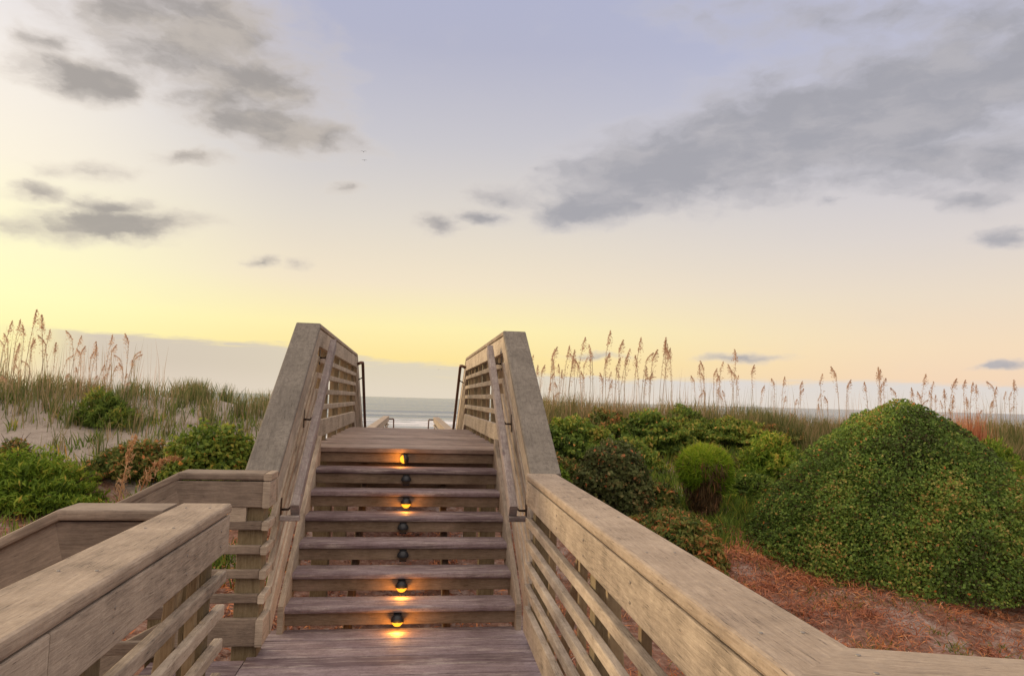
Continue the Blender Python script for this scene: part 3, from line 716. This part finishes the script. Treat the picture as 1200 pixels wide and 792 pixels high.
# dried orange stalks on the left, red grass clump on the right
for (x, y, z1, lean, lab) in ((-3.28, 9.05, .95, (.05, .0), 'tall orange dried stalk standing among the left bushes'), (-3.02, 8.9, .72, (.38, .0), 'bent orange dried stalk drooping to the right above the side railing')):
    z0 = gz(x, y); T = thing('dried_plant', lab, 'dried plant', (x, y, z0), 'dried stalks')
    pts = [Vector((x+lean[0]*(f**2.2)-.1*(1-f), y, z0+(z1-z0)*(f if lean[0] < .2 else math.sin(f*1.75)))) for f in np.linspace(0, 1, 8)]
    mb = MB(); mb.tube(pts, [.012-.009*f for f in np.linspace(0, 1, 8)], 5); mb.build('stem', F['orange'], T)
    n = 130; f = rng.uniform(.35, 1, n); pp = np.array([np.array(pts[0].lerp(pts[-1], 0))]*n)
    seg = np.array([list(p) for p in pts]); idx = f*7; i0 = np.minimum(idx.astype(int), 6); fr = (idx-i0)[:, None]
    pp = seg[i0]*(1-fr)+seg[i0+1]*fr; an = rng.uniform(0, 6.28, n); o_ = np.stack([np.cos(an), np.sin(an), -.6*np.ones(n)], 1)
    pp = pp+o_*(.02+.075*rng.uniform(0, 1, n)*(1.25-f))[:, None]
    v, q = leaves(pp, o_, .085, .016, axis=o_*.4+np.array([0, 0, -1.]), jit=.7); raw_mesh('leaves', v, [q], F['orange'], T, rnd=rng.uniform(0, 1, n))
T = thing('red_grass_clump', 'upright reddish grass clump behind the right shoulder of the dome bush', 'grass clump', (10.0, 11.6, gz(10, 11.6)))
n = 520; P = np.stack([10.0+rng.normal(size=n)*.17, 11.6+rng.normal(size=n)*.10, np.zeros(n)], 1); P[:, 2] = H(P[:, 0], P[:, 1])
v, q = blades(P, rng.uniform(.45, 1.2, n), np.full(n, .012), rng.normal(size=(n, 3))*np.array([.10, .10, 0]))
raw_mesh('blades', v, [q], F['redgrass'], T, rnd=np.repeat(rng.uniform(0, 1, n), 2))

# ------------------------------------------------------------------ dune grass and litter (nobody could count these)
def grass(name, P, hlo, hhi, w, mat, lean=.3, mean=.45, sd=.22, kind_label=None):
    n = len(P); P = P.copy(); P[:, 2] = H(P[:, 0], P[:, 1])-.02
    v, q = blades(P, rng.uniform(hlo, hhi, n), np.full(n, w)*rng.uniform(.7, 1.3, n), rng.normal(size=(n, 3))*np.array([lean, lean, 0]))
    r = np.clip(mean+.22*lownoise(P, 1.6, 4)+rng.normal(size=n)*sd, 0, 1)
    o = raw_mesh(name, v, [q], mat, None, rnd=np.repeat(r, 2)); return o
def clumps(n, x0, x1, y0, y1, nc, spread):
    c = np.stack([rng.uniform(x0, x1, nc), rng.uniform(y0, y1, nc)], 1); i = rng.integers(0, nc, n)
    p = c[i]+rng.normal(size=(n, 2))*spread*rng.uniform(.4, 1.4, nc)[i][:, None]; return np.concatenate([p, np.zeros((n, 1))], 1)
def off_walk(P, m_=1.02): return P[np.abs(P[:, 0]) > m_]
Pa = off_walk(np.concatenate([clumps(6500, -11, -1.4, 12.5, 14.2, 130, .12), clumps(2600, -11, -1.4, 10.6, 12.4, 85, .11), clumps(1900, -9, -1.3, 11.6, 12.6, 60, .09)]))
o = grass('dune_grass', Pa, .16, .46, .012, F['grass'], .30, .52, .26); tag(o, 'tufts of green and tan dune grass along the sandy left crest', 'grass', kind='stuff')
Pb = off_walk(np.concatenate([clumps(15000, 1.2, 14.5, 12.6, 15.2, 260, .16), clumps(4000, 1.2, 8, 12.2, 13.2, 70, .14), clumps(5000, 7, 14.5, 10.2, 13.0, 120, .15)]), 1.05)
o = grass('dune_grass', Pb, .22, .62, .012, F['drygrass'], .26, .42); tag(o, 'tan and green dune grass on the right crest in front of the sea', 'grass', kind='stuff')
Pc = off_walk(np.concatenate([clumps(5000, -6.5, -1.4, 6.8, 10.4, 70, .20), clumps(17000, 1.4, 7.6, 8.2, 12.6, 190, .20), clumps(500, 2.2, 3.8, 6.8, 8.4, 10, .12), clumps(3000, 3.1, 5.2, 8.9, 10.8, 34, .16), clumps(2200, -9.5, -1.8, 10.0, 12.3, 60, .10), clumps(1800, -6.5, -3.0, 9.6, 10.8, 24, .14)]), 1.1)
o = grass('ground_cover', Pc, .06, .24, .016, F['green'], .5, .5); tag(o, 'low green ground cover growing between the bushes', 'ground cover', kind='stuff')
Pd = off_walk(np.concatenate([clumps(2600, 2.2, 5.0, 6.6, 9.4, 60, .13), clumps(900, 3.6, 5.6, 5.2, 6.6, 26, .08), clumps(900, 1.3, 3.0, 5.0, 7.5, 20, .10)]), 1.0)
o = grass('dry_undergrowth', Pd, .03, .10, .010, F['mixed'], 1.2, .62, .28); tag(o, 'straggly rusty and green undergrowth between the rail and the dome bush', 'undergrowth', kind='stuff')
# thin bare stalks among the sea oats
n = 950; P = np.concatenate([np.stack([rng.uniform(-7.2, -4.2, 230), rng.uniform(12.2, 13.4, 230), np.zeros(230)], 1), np.stack([rng.uniform(1.9, 13.5, n-230), rng.uniform(12.8, 14.4, n-230), np.zeros(n-230)], 1)])
o = grass('dry_stalks', P, .45, 1.2, .006, F['drygrass'], .10, .75); tag(o, 'thin bare dry stalks standing among the sea oats', 'stalks', kind='stuff')
# pine straw and dead leaves
def litter(name, label, P, L, Wd, mat, mean):
    n = len(P); P = P.copy(); P[:, 2] = H(P[:, 0], P[:, 1])+rng.uniform(0, .05, n)
    N = np.tile(np.array([0, 0, 1.]), (n, 1)); v, q = leaves(P, N, L, Wd, fold=.3, jit=.45)
    r = np.clip(mean+.25*lownoise(P, 1.3, 8)+rng.normal(size=n)*.2, 0, 1)
    o = raw_mesh(name, v, [q], mat, None, rnd=r); tag(o, label, 'leaf litter', kind='stuff')
def ell(n, x, y, rx, ry):
    a = rng.uniform(0, 6.28, n); r = np.sqrt(rng.uniform(0, 1, n))*(1+.2*np.sin(3*a)); return np.stack([x+rx*r*np.cos(a), y+ry*r*np.sin(a), np.zeros(n)], 1)
Pl = np.concatenate([ell(7000, 4.0, 7.3, 1.3, 1.2), clumps(23000, 1.2, 7.0, 5.2, 9.0, 105, .17), clumps(7000, 1.2, 7.5, 3.6, 6.4, 110, .12), ell(3500, 3.9, 8.3, .9, .6)])
litter('pine_straw', 'rust orange pine straw and dead leaves carpeting the ground below the dome bush', off_walk(Pl, .9), .09, .007, F['straw'], .50)
Pl = np.concatenate([clumps(5500, -6.5, -1.0, 4.4, 9.0, 110, .2), clumps(4500, -1.6, 1.0, 4.4, 8.6, 60, .2)])
litter('dead_leaves', 'brown and orange dead leaves on the ground left of and under the steps', Pl, .075, .016, F['straw'], .5)

# ------------------------------------------------------------------ sea oats
def oat_proto(seed, h=1.25, droop=.25, head=.42, nsp=70):
    g = random.Random(seed)
    root = thing('sea_oat', None, None); bend = g.uniform(.01, .09)
    pts = [Vector((bend*(f**2.6)*h, 0, h*f*(1-.02*f))) for f in np.linspace(0, 1, 10)]
    # seed head leans over at the tip
    top = pts[-1]; tipdir = Vector((droop, 0, .9)).normalized()
    hp = [top+tipdir*(head*.5*f)+Vector((droop*.35*f*f*head, 0, -.25*droop*head*f*f)) for f in np.linspace(.1, 1, 6)]
    m_ = MB(); m_.tube(pts, [.0042]*7+[.0035]*3, 4); m_.build('stem', F['oat_stem'], root)
    P = []; A = []
    path = pts[6:]+hp; m_ = MB(); m_.tube(hp, [.0035]*5+[.0015], 4)
    for k in range(nsp):
        f = (k+g.random())/nsp; i = f*(len(path)-1); i0 = min(int(i), len(path)-2); p = path[i0].lerp(path[i0+1], i-i0)
        if f < .25 and g.random() < .5: continue
        an = g.uniform(0, 6.28); ln = g.uniform(.004, .062)*math.sin(math.pi*min(1, f*.80+.18))**.8
        q_ = p+Vector((math.cos(an)*ln+.45*ln, math.sin(an)*ln, -.55*ln)); P.append(q_); A.append(Vector((.35*math.cos(an)+.2, .35*math.sin(an), .5-.9*droop)))
        m_.v += [p, p+Vector((0, 0, .003)), q_]; b0 = len(m_.v)-3; m_.face([b0, b0+1, b0+2], [(0, 0)]*3, .4)
    P = np.array([list(p) for p in P]); A = np.array([list(a) for a in A]); n = len(P); an = rng.uniform(0, 6.28, n)
    v, q = leaves(P, np.stack([np.cos(an), np.sin(an), np.zeros(n)], 1), .036, .012, axis=A, jit=.3)
    b0 = len(m_.v); m_.v += [Vector(x) for x in v]
    for f_ in q: m_.face([int(b0+i) for i in f_], [(0, 0)]*4, random.random())
    m_.build('seed_head', F['oat_head'], root)
    return root, h+head*.45
def retag(o, label, group):
    o['label'] = label; o['category'] = 'sea oats'; o['group'] = group
protos = [oat_proto(i, droop=d_, nsp=s_) for i, (d_, s_) in enumerate([(.10, 130), (.22, 140), (.38, 120), (.15, 70), (.9, 100), (.04, 160)])]
used = set()
def place_oat(k, x, y, ztop, rz, label, group, lean=0.):
    root, h = protos[k]
    if k not in used: used.add(k); o = root
    else:
        o = root.copy(); C.objects.link(o)
        for ch in root.children:
            c = ch.copy(); C.objects.link(c); c.parent = o
    z = gz(x, y)-.03; s = (ztop-z)/h; o.location = (x, y, z); o.rotation_euler = (lean, lean*.6, rz); s2 = max(.75, min(1.15, s)); o.scale = (s2, s2, s)
    retag(o, label, group); return o
OL = [(-6.52, 12.39, 2.56), (-6.52, 12.75, 2.61), (-6.3, 12.54, 2.54), (-6.14, 12.85, 2.47), (-5.75, 12.18, 2.64), (-6.22, 12.12, 2.19), (-6.67, 13.1, 2.18), (-6.05, 12.41, 2.29), (-5.7, 12.38, 2.22), (-5.87, 13.29, 2.42), (-5.53, 12.66, 2.49), (-5.6, 13.1, 2.19), (-5.26, 12.67, 2.2), (-5.39, 12.87, 2.14), (-5.03, 12.28, 2.25), (-5.14, 12.86, 2.42), (-5.21, 13.14, 2.29), (-4.77, 12.73, 2.45), (-4.85, 12.99, 2.11), (-4.76, 12.91, 2.19), (-4.6, 12.18, 1.93), (-6.82, 13.01, 1.98)]
O1 = [(2.29, 13.41, 2.39), (2.37, 13.06, 2.19), (2.38, 12.74, 1.84), (2.67, 13.74, 2.59), (2.7, 13.27, 2.51), (2.91, 13.56, 2.59), (2.83, 13.75, 2.31), (2.99, 13.56, 2.51), (3.18, 13.81, 2.8), (3.42, 13.17, 2.61), (3.45, 13.66, 2.51), (3.26, 13.23, 2.35), (4.13, 13.75, 2.8), (3.61, 12.82, 2.46), (3.74, 12.86, 2.36), (3.96, 12.96, 2.54), (4.45, 13.86, 2.84), (4.35, 13.22, 2.42), (4.81, 13.45, 2.82), (4.48, 13.06, 2.56), (4.97, 13.31, 2.76)]
O2 = [(5.78, 13.52, 2.4), (5.74, 13.8, 2.12), (5.85, 13.8, 2.31), (6.08, 14.19, 2.2), (6.17, 13.92, 2.28), (6.4, 14.21, 2.44), (6.6, 14.13, 2.71), (6.81, 14.29, 2.41), (6.35, 13.91, 2.18), (6.45, 13.3, 2.23), (7.18, 14.13, 2.41), (7.69, 14.26, 2.14), (7.82, 14.19, 2.16), (7.88, 13.78, 1.94), (8.14, 13.96, 2.08), (8.25, 13.35, 2.22), (8.55, 14.1, 1.82), (8.9, 13.79, 2.42), (8.79, 13.44, 2.12)]
O3 = [(9.08, 13.18, 2.05), (10.0, 14.12, 2.38), (10.18, 14.29, 2.43), (9.74, 13.21, 1.99), (10.59, 14.06, 1.75), (10.54, 13.59, 2.28), (10.47, 13.28, 2.13), (10.46, 13.45, 1.92), (11.11, 14.02, 1.95), (11.41, 14.15, 1.86), (10.77, 13.15, 2.22), (11.5, 13.84, 1.86), (10.81, 13.15, 1.96), (11.93, 13.96, 2.23), (11.67, 13.5, 2.14), (12.4, 14.16, 2.12), (12.83, 14.28, 2.09), (12.48, 13.71, 2.22), (13.27, 14.3, 2.01), (12.7, 13.47, 2.22), (12.63, 13.19, 2.14)]
for lst, label, grp in ((OL, 'slender sea oat with tan seed head on the left dune crest', 'sea oats on the left dune crest'),
                        (O1, 'slender sea oat with tan seed head in the thick stand right of the stair railing', 'sea oats beside the right stair railing'),
                        (O2, 'slender sea oat in the middle stand, just left of the dome bush', 'sea oats in the middle of the right crest'),
                        (O3, 'slender sea oat with seed head rising behind or right of the dome bush top', 'sea oats behind the dome bush')):
    lst = lst+[(x+random.uniform(-.16, .16), y+random.uniform(-.3, .3), zt-random.uniform(.12, .55)) for (x, y, zt) in lst if random.random() < (1.0 if lst in (O1, OL) else .7)]
    for (x, y, zt) in lst:
        k = random.choice([0, 0, 1, 1, 2, 3, 5]); rz = random.choice([random.uniform(-.7, .7), random.uniform(-.7, .7), random.uniform(2.4, 3.9)])
        place_oat(k, x, y, zt, rz, label, grp, random.uniform(-.09, .09))
place_oat(5, -6.36, 12.82, 2.79, .2, 'tallest sea oat of the left dune crest, standing upright', 'sea oats on the left dune crest')
place_oat(0, 3.78, 13.82, 2.95, .2, 'tallest sea oat in the stand right of the stair railing', 'sea oats beside the right stair railing')
place_oat(4, 4.42, 13.16, 2.13, .1, 'short sea oat with strongly drooping head in the stand right of the stair railing', 'sea oats beside the right stair railing')

# ------------------------------------------------------------------ birds
M_bird = plain('dark_bird_feathers', (.05, .05, .055, 1), .8)
for (x, y, z, a, lab) in ((-9.57, 120, 42.75, .5, 'upper tiny dark bird of the pair high in the sky'), (-9.52, 122, 41.94, -.4, 'lower tiny dark bird of the pair high in the sky'), (5.93, 160, 7.81, .2, 'lone tiny dark bird low over the sea between the railings')):
    m_ = MB(); c = Vector((x, y, z)); s = .55
    m_.tube([c+Vector((0, -.30*s, 0)), c+Vector((0, -.12*s, .02)), c+Vector((0, .15*s, 0)), c+Vector((0, .36*s, -.02))], [.02*s, .10*s, .08*s, .015*s], 8)
    for sg in (-1, 1):
        b0 = len(m_.v)
        for p in ((0, -.1, .03), (0, .1, .03), (.45*sg, .14, .22+.1*a), (.42*sg, -.05, .22+.1*a), (.95*sg, .22, .10+.2*a), (.85*sg, .10, .12+.2*a)): m_.v.append(c+Vector(p)*s)
        m_.face([b0, b0+1, b0+2, b0+3], [(0, 0)]*4, .5); m_.face([b0+3, b0+2, b0+4, b0+5], [(0, 0)]*4, .5)
    o = m_.build('bird', M_bird); tag(o, lab, 'bird', 'birds in the sky')

# ------------------------------------------------------------------ sky, sun
world = bpy.data.worlds.new('World'); scene.world = world; world.use_nodes = True
t = NT(world.node_tree); world.node_tree.nodes.clear()
out = t.new('ShaderNodeOutputWorld'); bg = t.new('ShaderNodeBackground'); bg.inputs[1].default_value = .1; t.link(bg.outputs[0], out.inputs[0])
SUN_AZ, SUN_EL = math.radians(-58), math.radians(9)
sky = t.new('ShaderNodeTexSky', sky_type='NISHITA', sun_disc=False, sun_elevation=SUN_EL, sun_rotation=SUN_AZ, altitude=0, air_density=1., dust_density=2., ozone_density=1.)
tc = t.new('ShaderNodeTexCoord'); D = tc.outputs['Generated']
sp = t.new('ShaderNodeSeparateXYZ'); t.link(D, sp.inputs[0])
az = t.math('MULTIPLY', t.math('ARCTAN2', sp.outputs[0], sp.outputs[1]), 57.29578)
el = t.math('MULTIPLY', t.math('ARCSINE', sp.outputs[2]), 57.29578)
e01 = t.maprange(el, 0., 60., smooth=False)
def rp(st): return t.ramp(e01, [(e/60., lin(c)) for e, c in st])
cl = rp([(0, (246, 226, 190)), (3, (255, 243, 175)), (6, (255, 252, 192)), (10, (255, 249, 205)), (15, (253, 243, 222)), (21, (246, 238, 230)), (27, (228, 223, 226)), (38, (190, 192, 212)), (60, (165, 172, 205))])
cc = rp([(0, (238, 216, 175)), (3, (255, 230, 158)), (5.5, (255, 240, 178)), (9, (244, 228, 200)), (14, (226, 217, 205)), (20, (203, 200, 205)), (27, (181, 182, 202)), (38, (172, 178, 210)), (60, (160, 168, 205))])
cr_ = rp([(0, (226, 210, 200)), (2.2, (246, 216, 186)), (4.5, (246, 221, 190)), (8, (236, 220, 200)), (12, (222, 213, 208)), (18, (200, 199, 210)), (26, (182, 186, 212)), (38, (172, 178, 210)), (60, (160, 168, 205))])
s1 = t.mix(t.maprange(az, -31., -7.), cl, cc); s2 = t.mix(t.maprange(az, 2., 44.), s1, cr_)
# behind the camera the sky is a dull blue grey; towards the sun, left of the frame, it glows
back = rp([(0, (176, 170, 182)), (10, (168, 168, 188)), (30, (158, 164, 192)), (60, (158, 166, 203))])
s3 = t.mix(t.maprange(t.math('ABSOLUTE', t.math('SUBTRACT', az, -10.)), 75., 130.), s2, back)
# low cloud bank on the sea horizon
nv = t.mapping(t.new('ShaderNodeCombineXYZ').outputs[0])
cx = t.new('ShaderNodeCombineXYZ'); t.put(cx.inputs[0], az); t.put(cx.inputs[1], el)
AE = cx.outputs[0]
bn, _ = t.noise(t.mapping(AE, scale=(.16, .9, 1)), 1., 8, .65)
bt = t.ramp(t.maprange(az, -40., 60., smooth=False), [(0., (.70,)*3), (.15, (.79,)*3), (.225, (.80,)*3), (.30, (.735,)*3), (.38, (.585,)*3), (.44, (.545,)*3), (.515, (.41,)*3), (.62, (.40,)*3), (1., (.41,)*3)])
btop = t.math('ADD', t.math('MULTIPLY', bt, 5.), t.math('MULTIPLY', t.math('SUBTRACT', bn, .5), 2.0))
dl = t.math('SUBTRACT', btop, el)
bs, _ = t.noise(t.mapping(AE, loc=(3, 1, 0), scale=(.09, 2.2, 1)), 1., 6, .6)
bm = t.math('MULTIPLY', t.maprange(dl, -.16, .34, 0., 1.), t.math('SUBTRACT', 1., t.math('MULTIPLY', t.maprange(bs, .54, .70, 0., .55), t.maprange(dl, 1.5, .1, 0., 1.))))
bm = t.math('MULTIPLY', bm, t.maprange(az, -27.5, -22., .12, .95))
bcol = t.mix(t.maprange(az, -25., 2.), lin((206, 194, 182)), lin((222, 211, 190))); bcol = t.mix(t.maprange(az, 4., 26.), bcol, lin((222, 217, 214)))
bcol = t.mix(t.maprange(el, 0., 2.5), t.mix(.45, bcol, lin((236, 222, 205))), bcol)
s4 = t.mix(bm, s3, bcol)
# broken clouds
BL = [(-24.33, 20.65, 3.79, 1.0, 0.74, 1.0), (-26.01, 22.53, 2.27, 0.73, 11.95, 0.7), (-17.6, 25.2, 8.6, 4.2, -9., 0.85), (-13.5, 23.0, 6.5, 3.0, -12., 0.8), (-11.57, 19.85, 5.93, 1.23, -3.65, 1.0), (-16.29, 21.36, 3.83, 1.41, 0.44, 0.8), (-22.33, 11.34, 5.9, .85, 8.06, 1.0), (-26.72, 12.74, 1.72, 0.56, 4.47, 0.8), (-22.17, 12.58, 2.9, 0.59, 4.33, 0.75), (-23.12, 14.82, 2.88, 0.51, 10.17, 0.6), (-16.89, 16.99, 3.22, 0.42, 5.9, 0.6), (-11.94, 9.98, 1.11, 0.39, 5.15, 0.7), (-9.11, 10.03, 1.15, 0.33, 4.61, 0.55), (-5.83, 16.05, 1.73, 0.32, 5.23, 0.5), (19.42, 18.18, 8.39, 2.59, 9.46, 1.1), (13.95, 15.67, 4.15, 1.33, 7.55, 1.0), (28.54, 20.0, 9.5, 3.3, 7.5, 1.12), (37.31, 21.0, 9.5, 3.5, 9.81, 1.12), (42.98, 21.86, 5.63, 3.24, 4.4, 0.9), (38.31, 17.64, 7.91, 2.06, -2.6, 0.8), (42.82, 16.52, 3.38, 2.18, -9.02, 0.8), (6.59, 15.89, 2.53, 0.8, -2.89, 0.8), (1.77, 13.69, 1.93, 0.54, -8.69, 0.9), (5.23, 14.44, 2.38, 0.54, 2.15, 0.8), (9.69, 18.4, 1.41, 0.33, 0.92, 0.5), (41.54, 14.38, 2.2, 0.68, -1.61, 0.75), (43.15, 11.61, 1.98, 0.5, -6.08, 0.8), (33.0, 14.95, 1.15, 0.31, 0.23, 0.6), (28.52, 16.11, 2.23, 0.37, -4.15, 0.5), (34.05, 27.32, 15.34, 2.13, -9.91, 0.55), (43.57, 25.3, 5.4, 2.98, -13.94, 0.75), (26.0, 3.71, 3.12, 0.26, 0.43, 0.7), (42.91, 3.11, 1.11, 0.17, -0.27, 0.8), (14.17, 3.54, 2.73, 0.21, 1.18, 0.6),
      (-60, 22, 18, 3, 0, .8), (70, 24, 20, 4, 0, .8), (95, 40, 25, 6, 10, .7), (-100, 35, 25, 6, 0, .7), (150, 30, 28, 6, 0, .7), (-160, 28, 28, 5, 0, .7)]
_, wc = t.noise(t.mapping(AE, scale=(.22, .42, 1)), 1., 5, .6)
dis = t.vmath('MULTIPLY', t.vmath('SUBTRACT', wc, (.5, .5, .5)), (4.6, 1.9, 0))
AD = t.vmath('ADD', AE, dis)
acc = None
for (a, e, ra, re, ro, s) in BL:
    mv = t.mapping(AD, loc=(a, e, 0), rot=(0, 0, math.radians(ro)), scale=(ra*1.75+.3, re*2.0+.2, 1), typ='TEXTURE')
    gt = t.new('ShaderNodeTexGradient', gradient_type='SPHERICAL'); t.link(mv, gt.inputs[0])
    val = t.math('MULTIPLY', gt.outputs['Fac'], s)
    acc = val if acc is None else t.math('SMOOTH_MAX', acc, val, .12)
cn, _ = t.noise(t.mapping(AD, scale=(.24, .50, 1)), 1., 9, .55)
cv, _ = t.noise(t.mapping(AD, loc=(5, 9, 0), scale=(.16, .42, 1)), 1., 7, .55)
cd = t.math('ADD', acc, t.math('MULTIPLY', t.math('SUBTRACT', cn, .5), .9))
den = t.math('MULTIPLY', t.maprange(cd, .08, .76), t.maprange(acc, .0, .26))
ccol_l = t.ramp(den, [(0, lin((232, 220, 204))), (.45, lin((206, 195, 185))), (1, lin((160, 153, 148)))])
ccol_r = t.ramp(den, [(0, lin((222, 214, 212))), (.45, lin((192, 188, 192))), (1, lin((163, 162, 169)))])
ccol = t.mix(t.maprange(az, -8., 14.), ccol_l, ccol_r)
ccol = t.mix(t.maprange(cv, .42, .66, 0., .5), ccol, t.mix(t.maprange(az, -8., 14.), lin((214, 202, 189)), lin((196, 191, 193))))
s5 = t.mix(t.math('MULTIPLY', den, .93), s4, ccol)
s6 = t.mix(t.maprange(el, -1.5, 0., 1., 0.), s5, lin((190, 180, 165)))
# unseen sky overhead and behind the camera brightened as added fill for the foreground
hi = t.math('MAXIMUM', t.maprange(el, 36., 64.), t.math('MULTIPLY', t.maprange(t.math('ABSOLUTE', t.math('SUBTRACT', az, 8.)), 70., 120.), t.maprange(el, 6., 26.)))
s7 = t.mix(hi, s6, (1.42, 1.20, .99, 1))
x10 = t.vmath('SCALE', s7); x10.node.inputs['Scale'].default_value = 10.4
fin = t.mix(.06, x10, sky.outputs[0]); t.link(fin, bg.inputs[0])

sun = bpy.data.lights.new('sun', 'SUN'); sun.energy = 2.9; sun.angle = math.radians(11); sun.color = (1., .74, .42)
so = bpy.data.objects.new('sun', sun); C.objects.link(so)
sd = Vector((math.sin(SUN_AZ)*math.cos(SUN_EL), math.cos(SUN_AZ)*math.cos(SUN_EL), math.sin(SUN_EL)))
so.rotation_euler = (-sd).to_track_quat('-Z', 'Y').to_euler(); so.location = sd*50

# ------------------------------------------------------------------ camera
cam = bpy.data.cameras.new('camera'); cam.sensor_width = 36; cam.lens = 24.965; cam.clip_start = .05; cam.clip_end = 30000
co = bpy.data.objects.new('camera', cam); C.objects.link(co)
R = Vector((0.98969204, -0.14062478, 0.02709877)); U = Vector((-0.03893944, -0.08214402, 0.99585947)); Fw = Vector((0.13781652, 0.9866494, 0.08677313))
co.matrix_world = Matrix(((R.x, U.x, -Fw.x, 0), (R.y, U.y, -Fw.y, 0), (R.z, U.z, -Fw.z, 1.48918), (0, 0, 0, 1)))
scene.camera = co
scene.view_settings.view_transform = 'Standard'; scene.view_settings.look = 'None'; scene.view_settings.exposure = 0; scene.view_settings.gamma = 1
scene.view_settings.use_curve_mapping = False
scene.render.engine = 'CYCLES'
scene.cycles.max_bounces = 6; scene.cycles.transparent_max_bounces = 4; scene.cycles.use_denoising = True
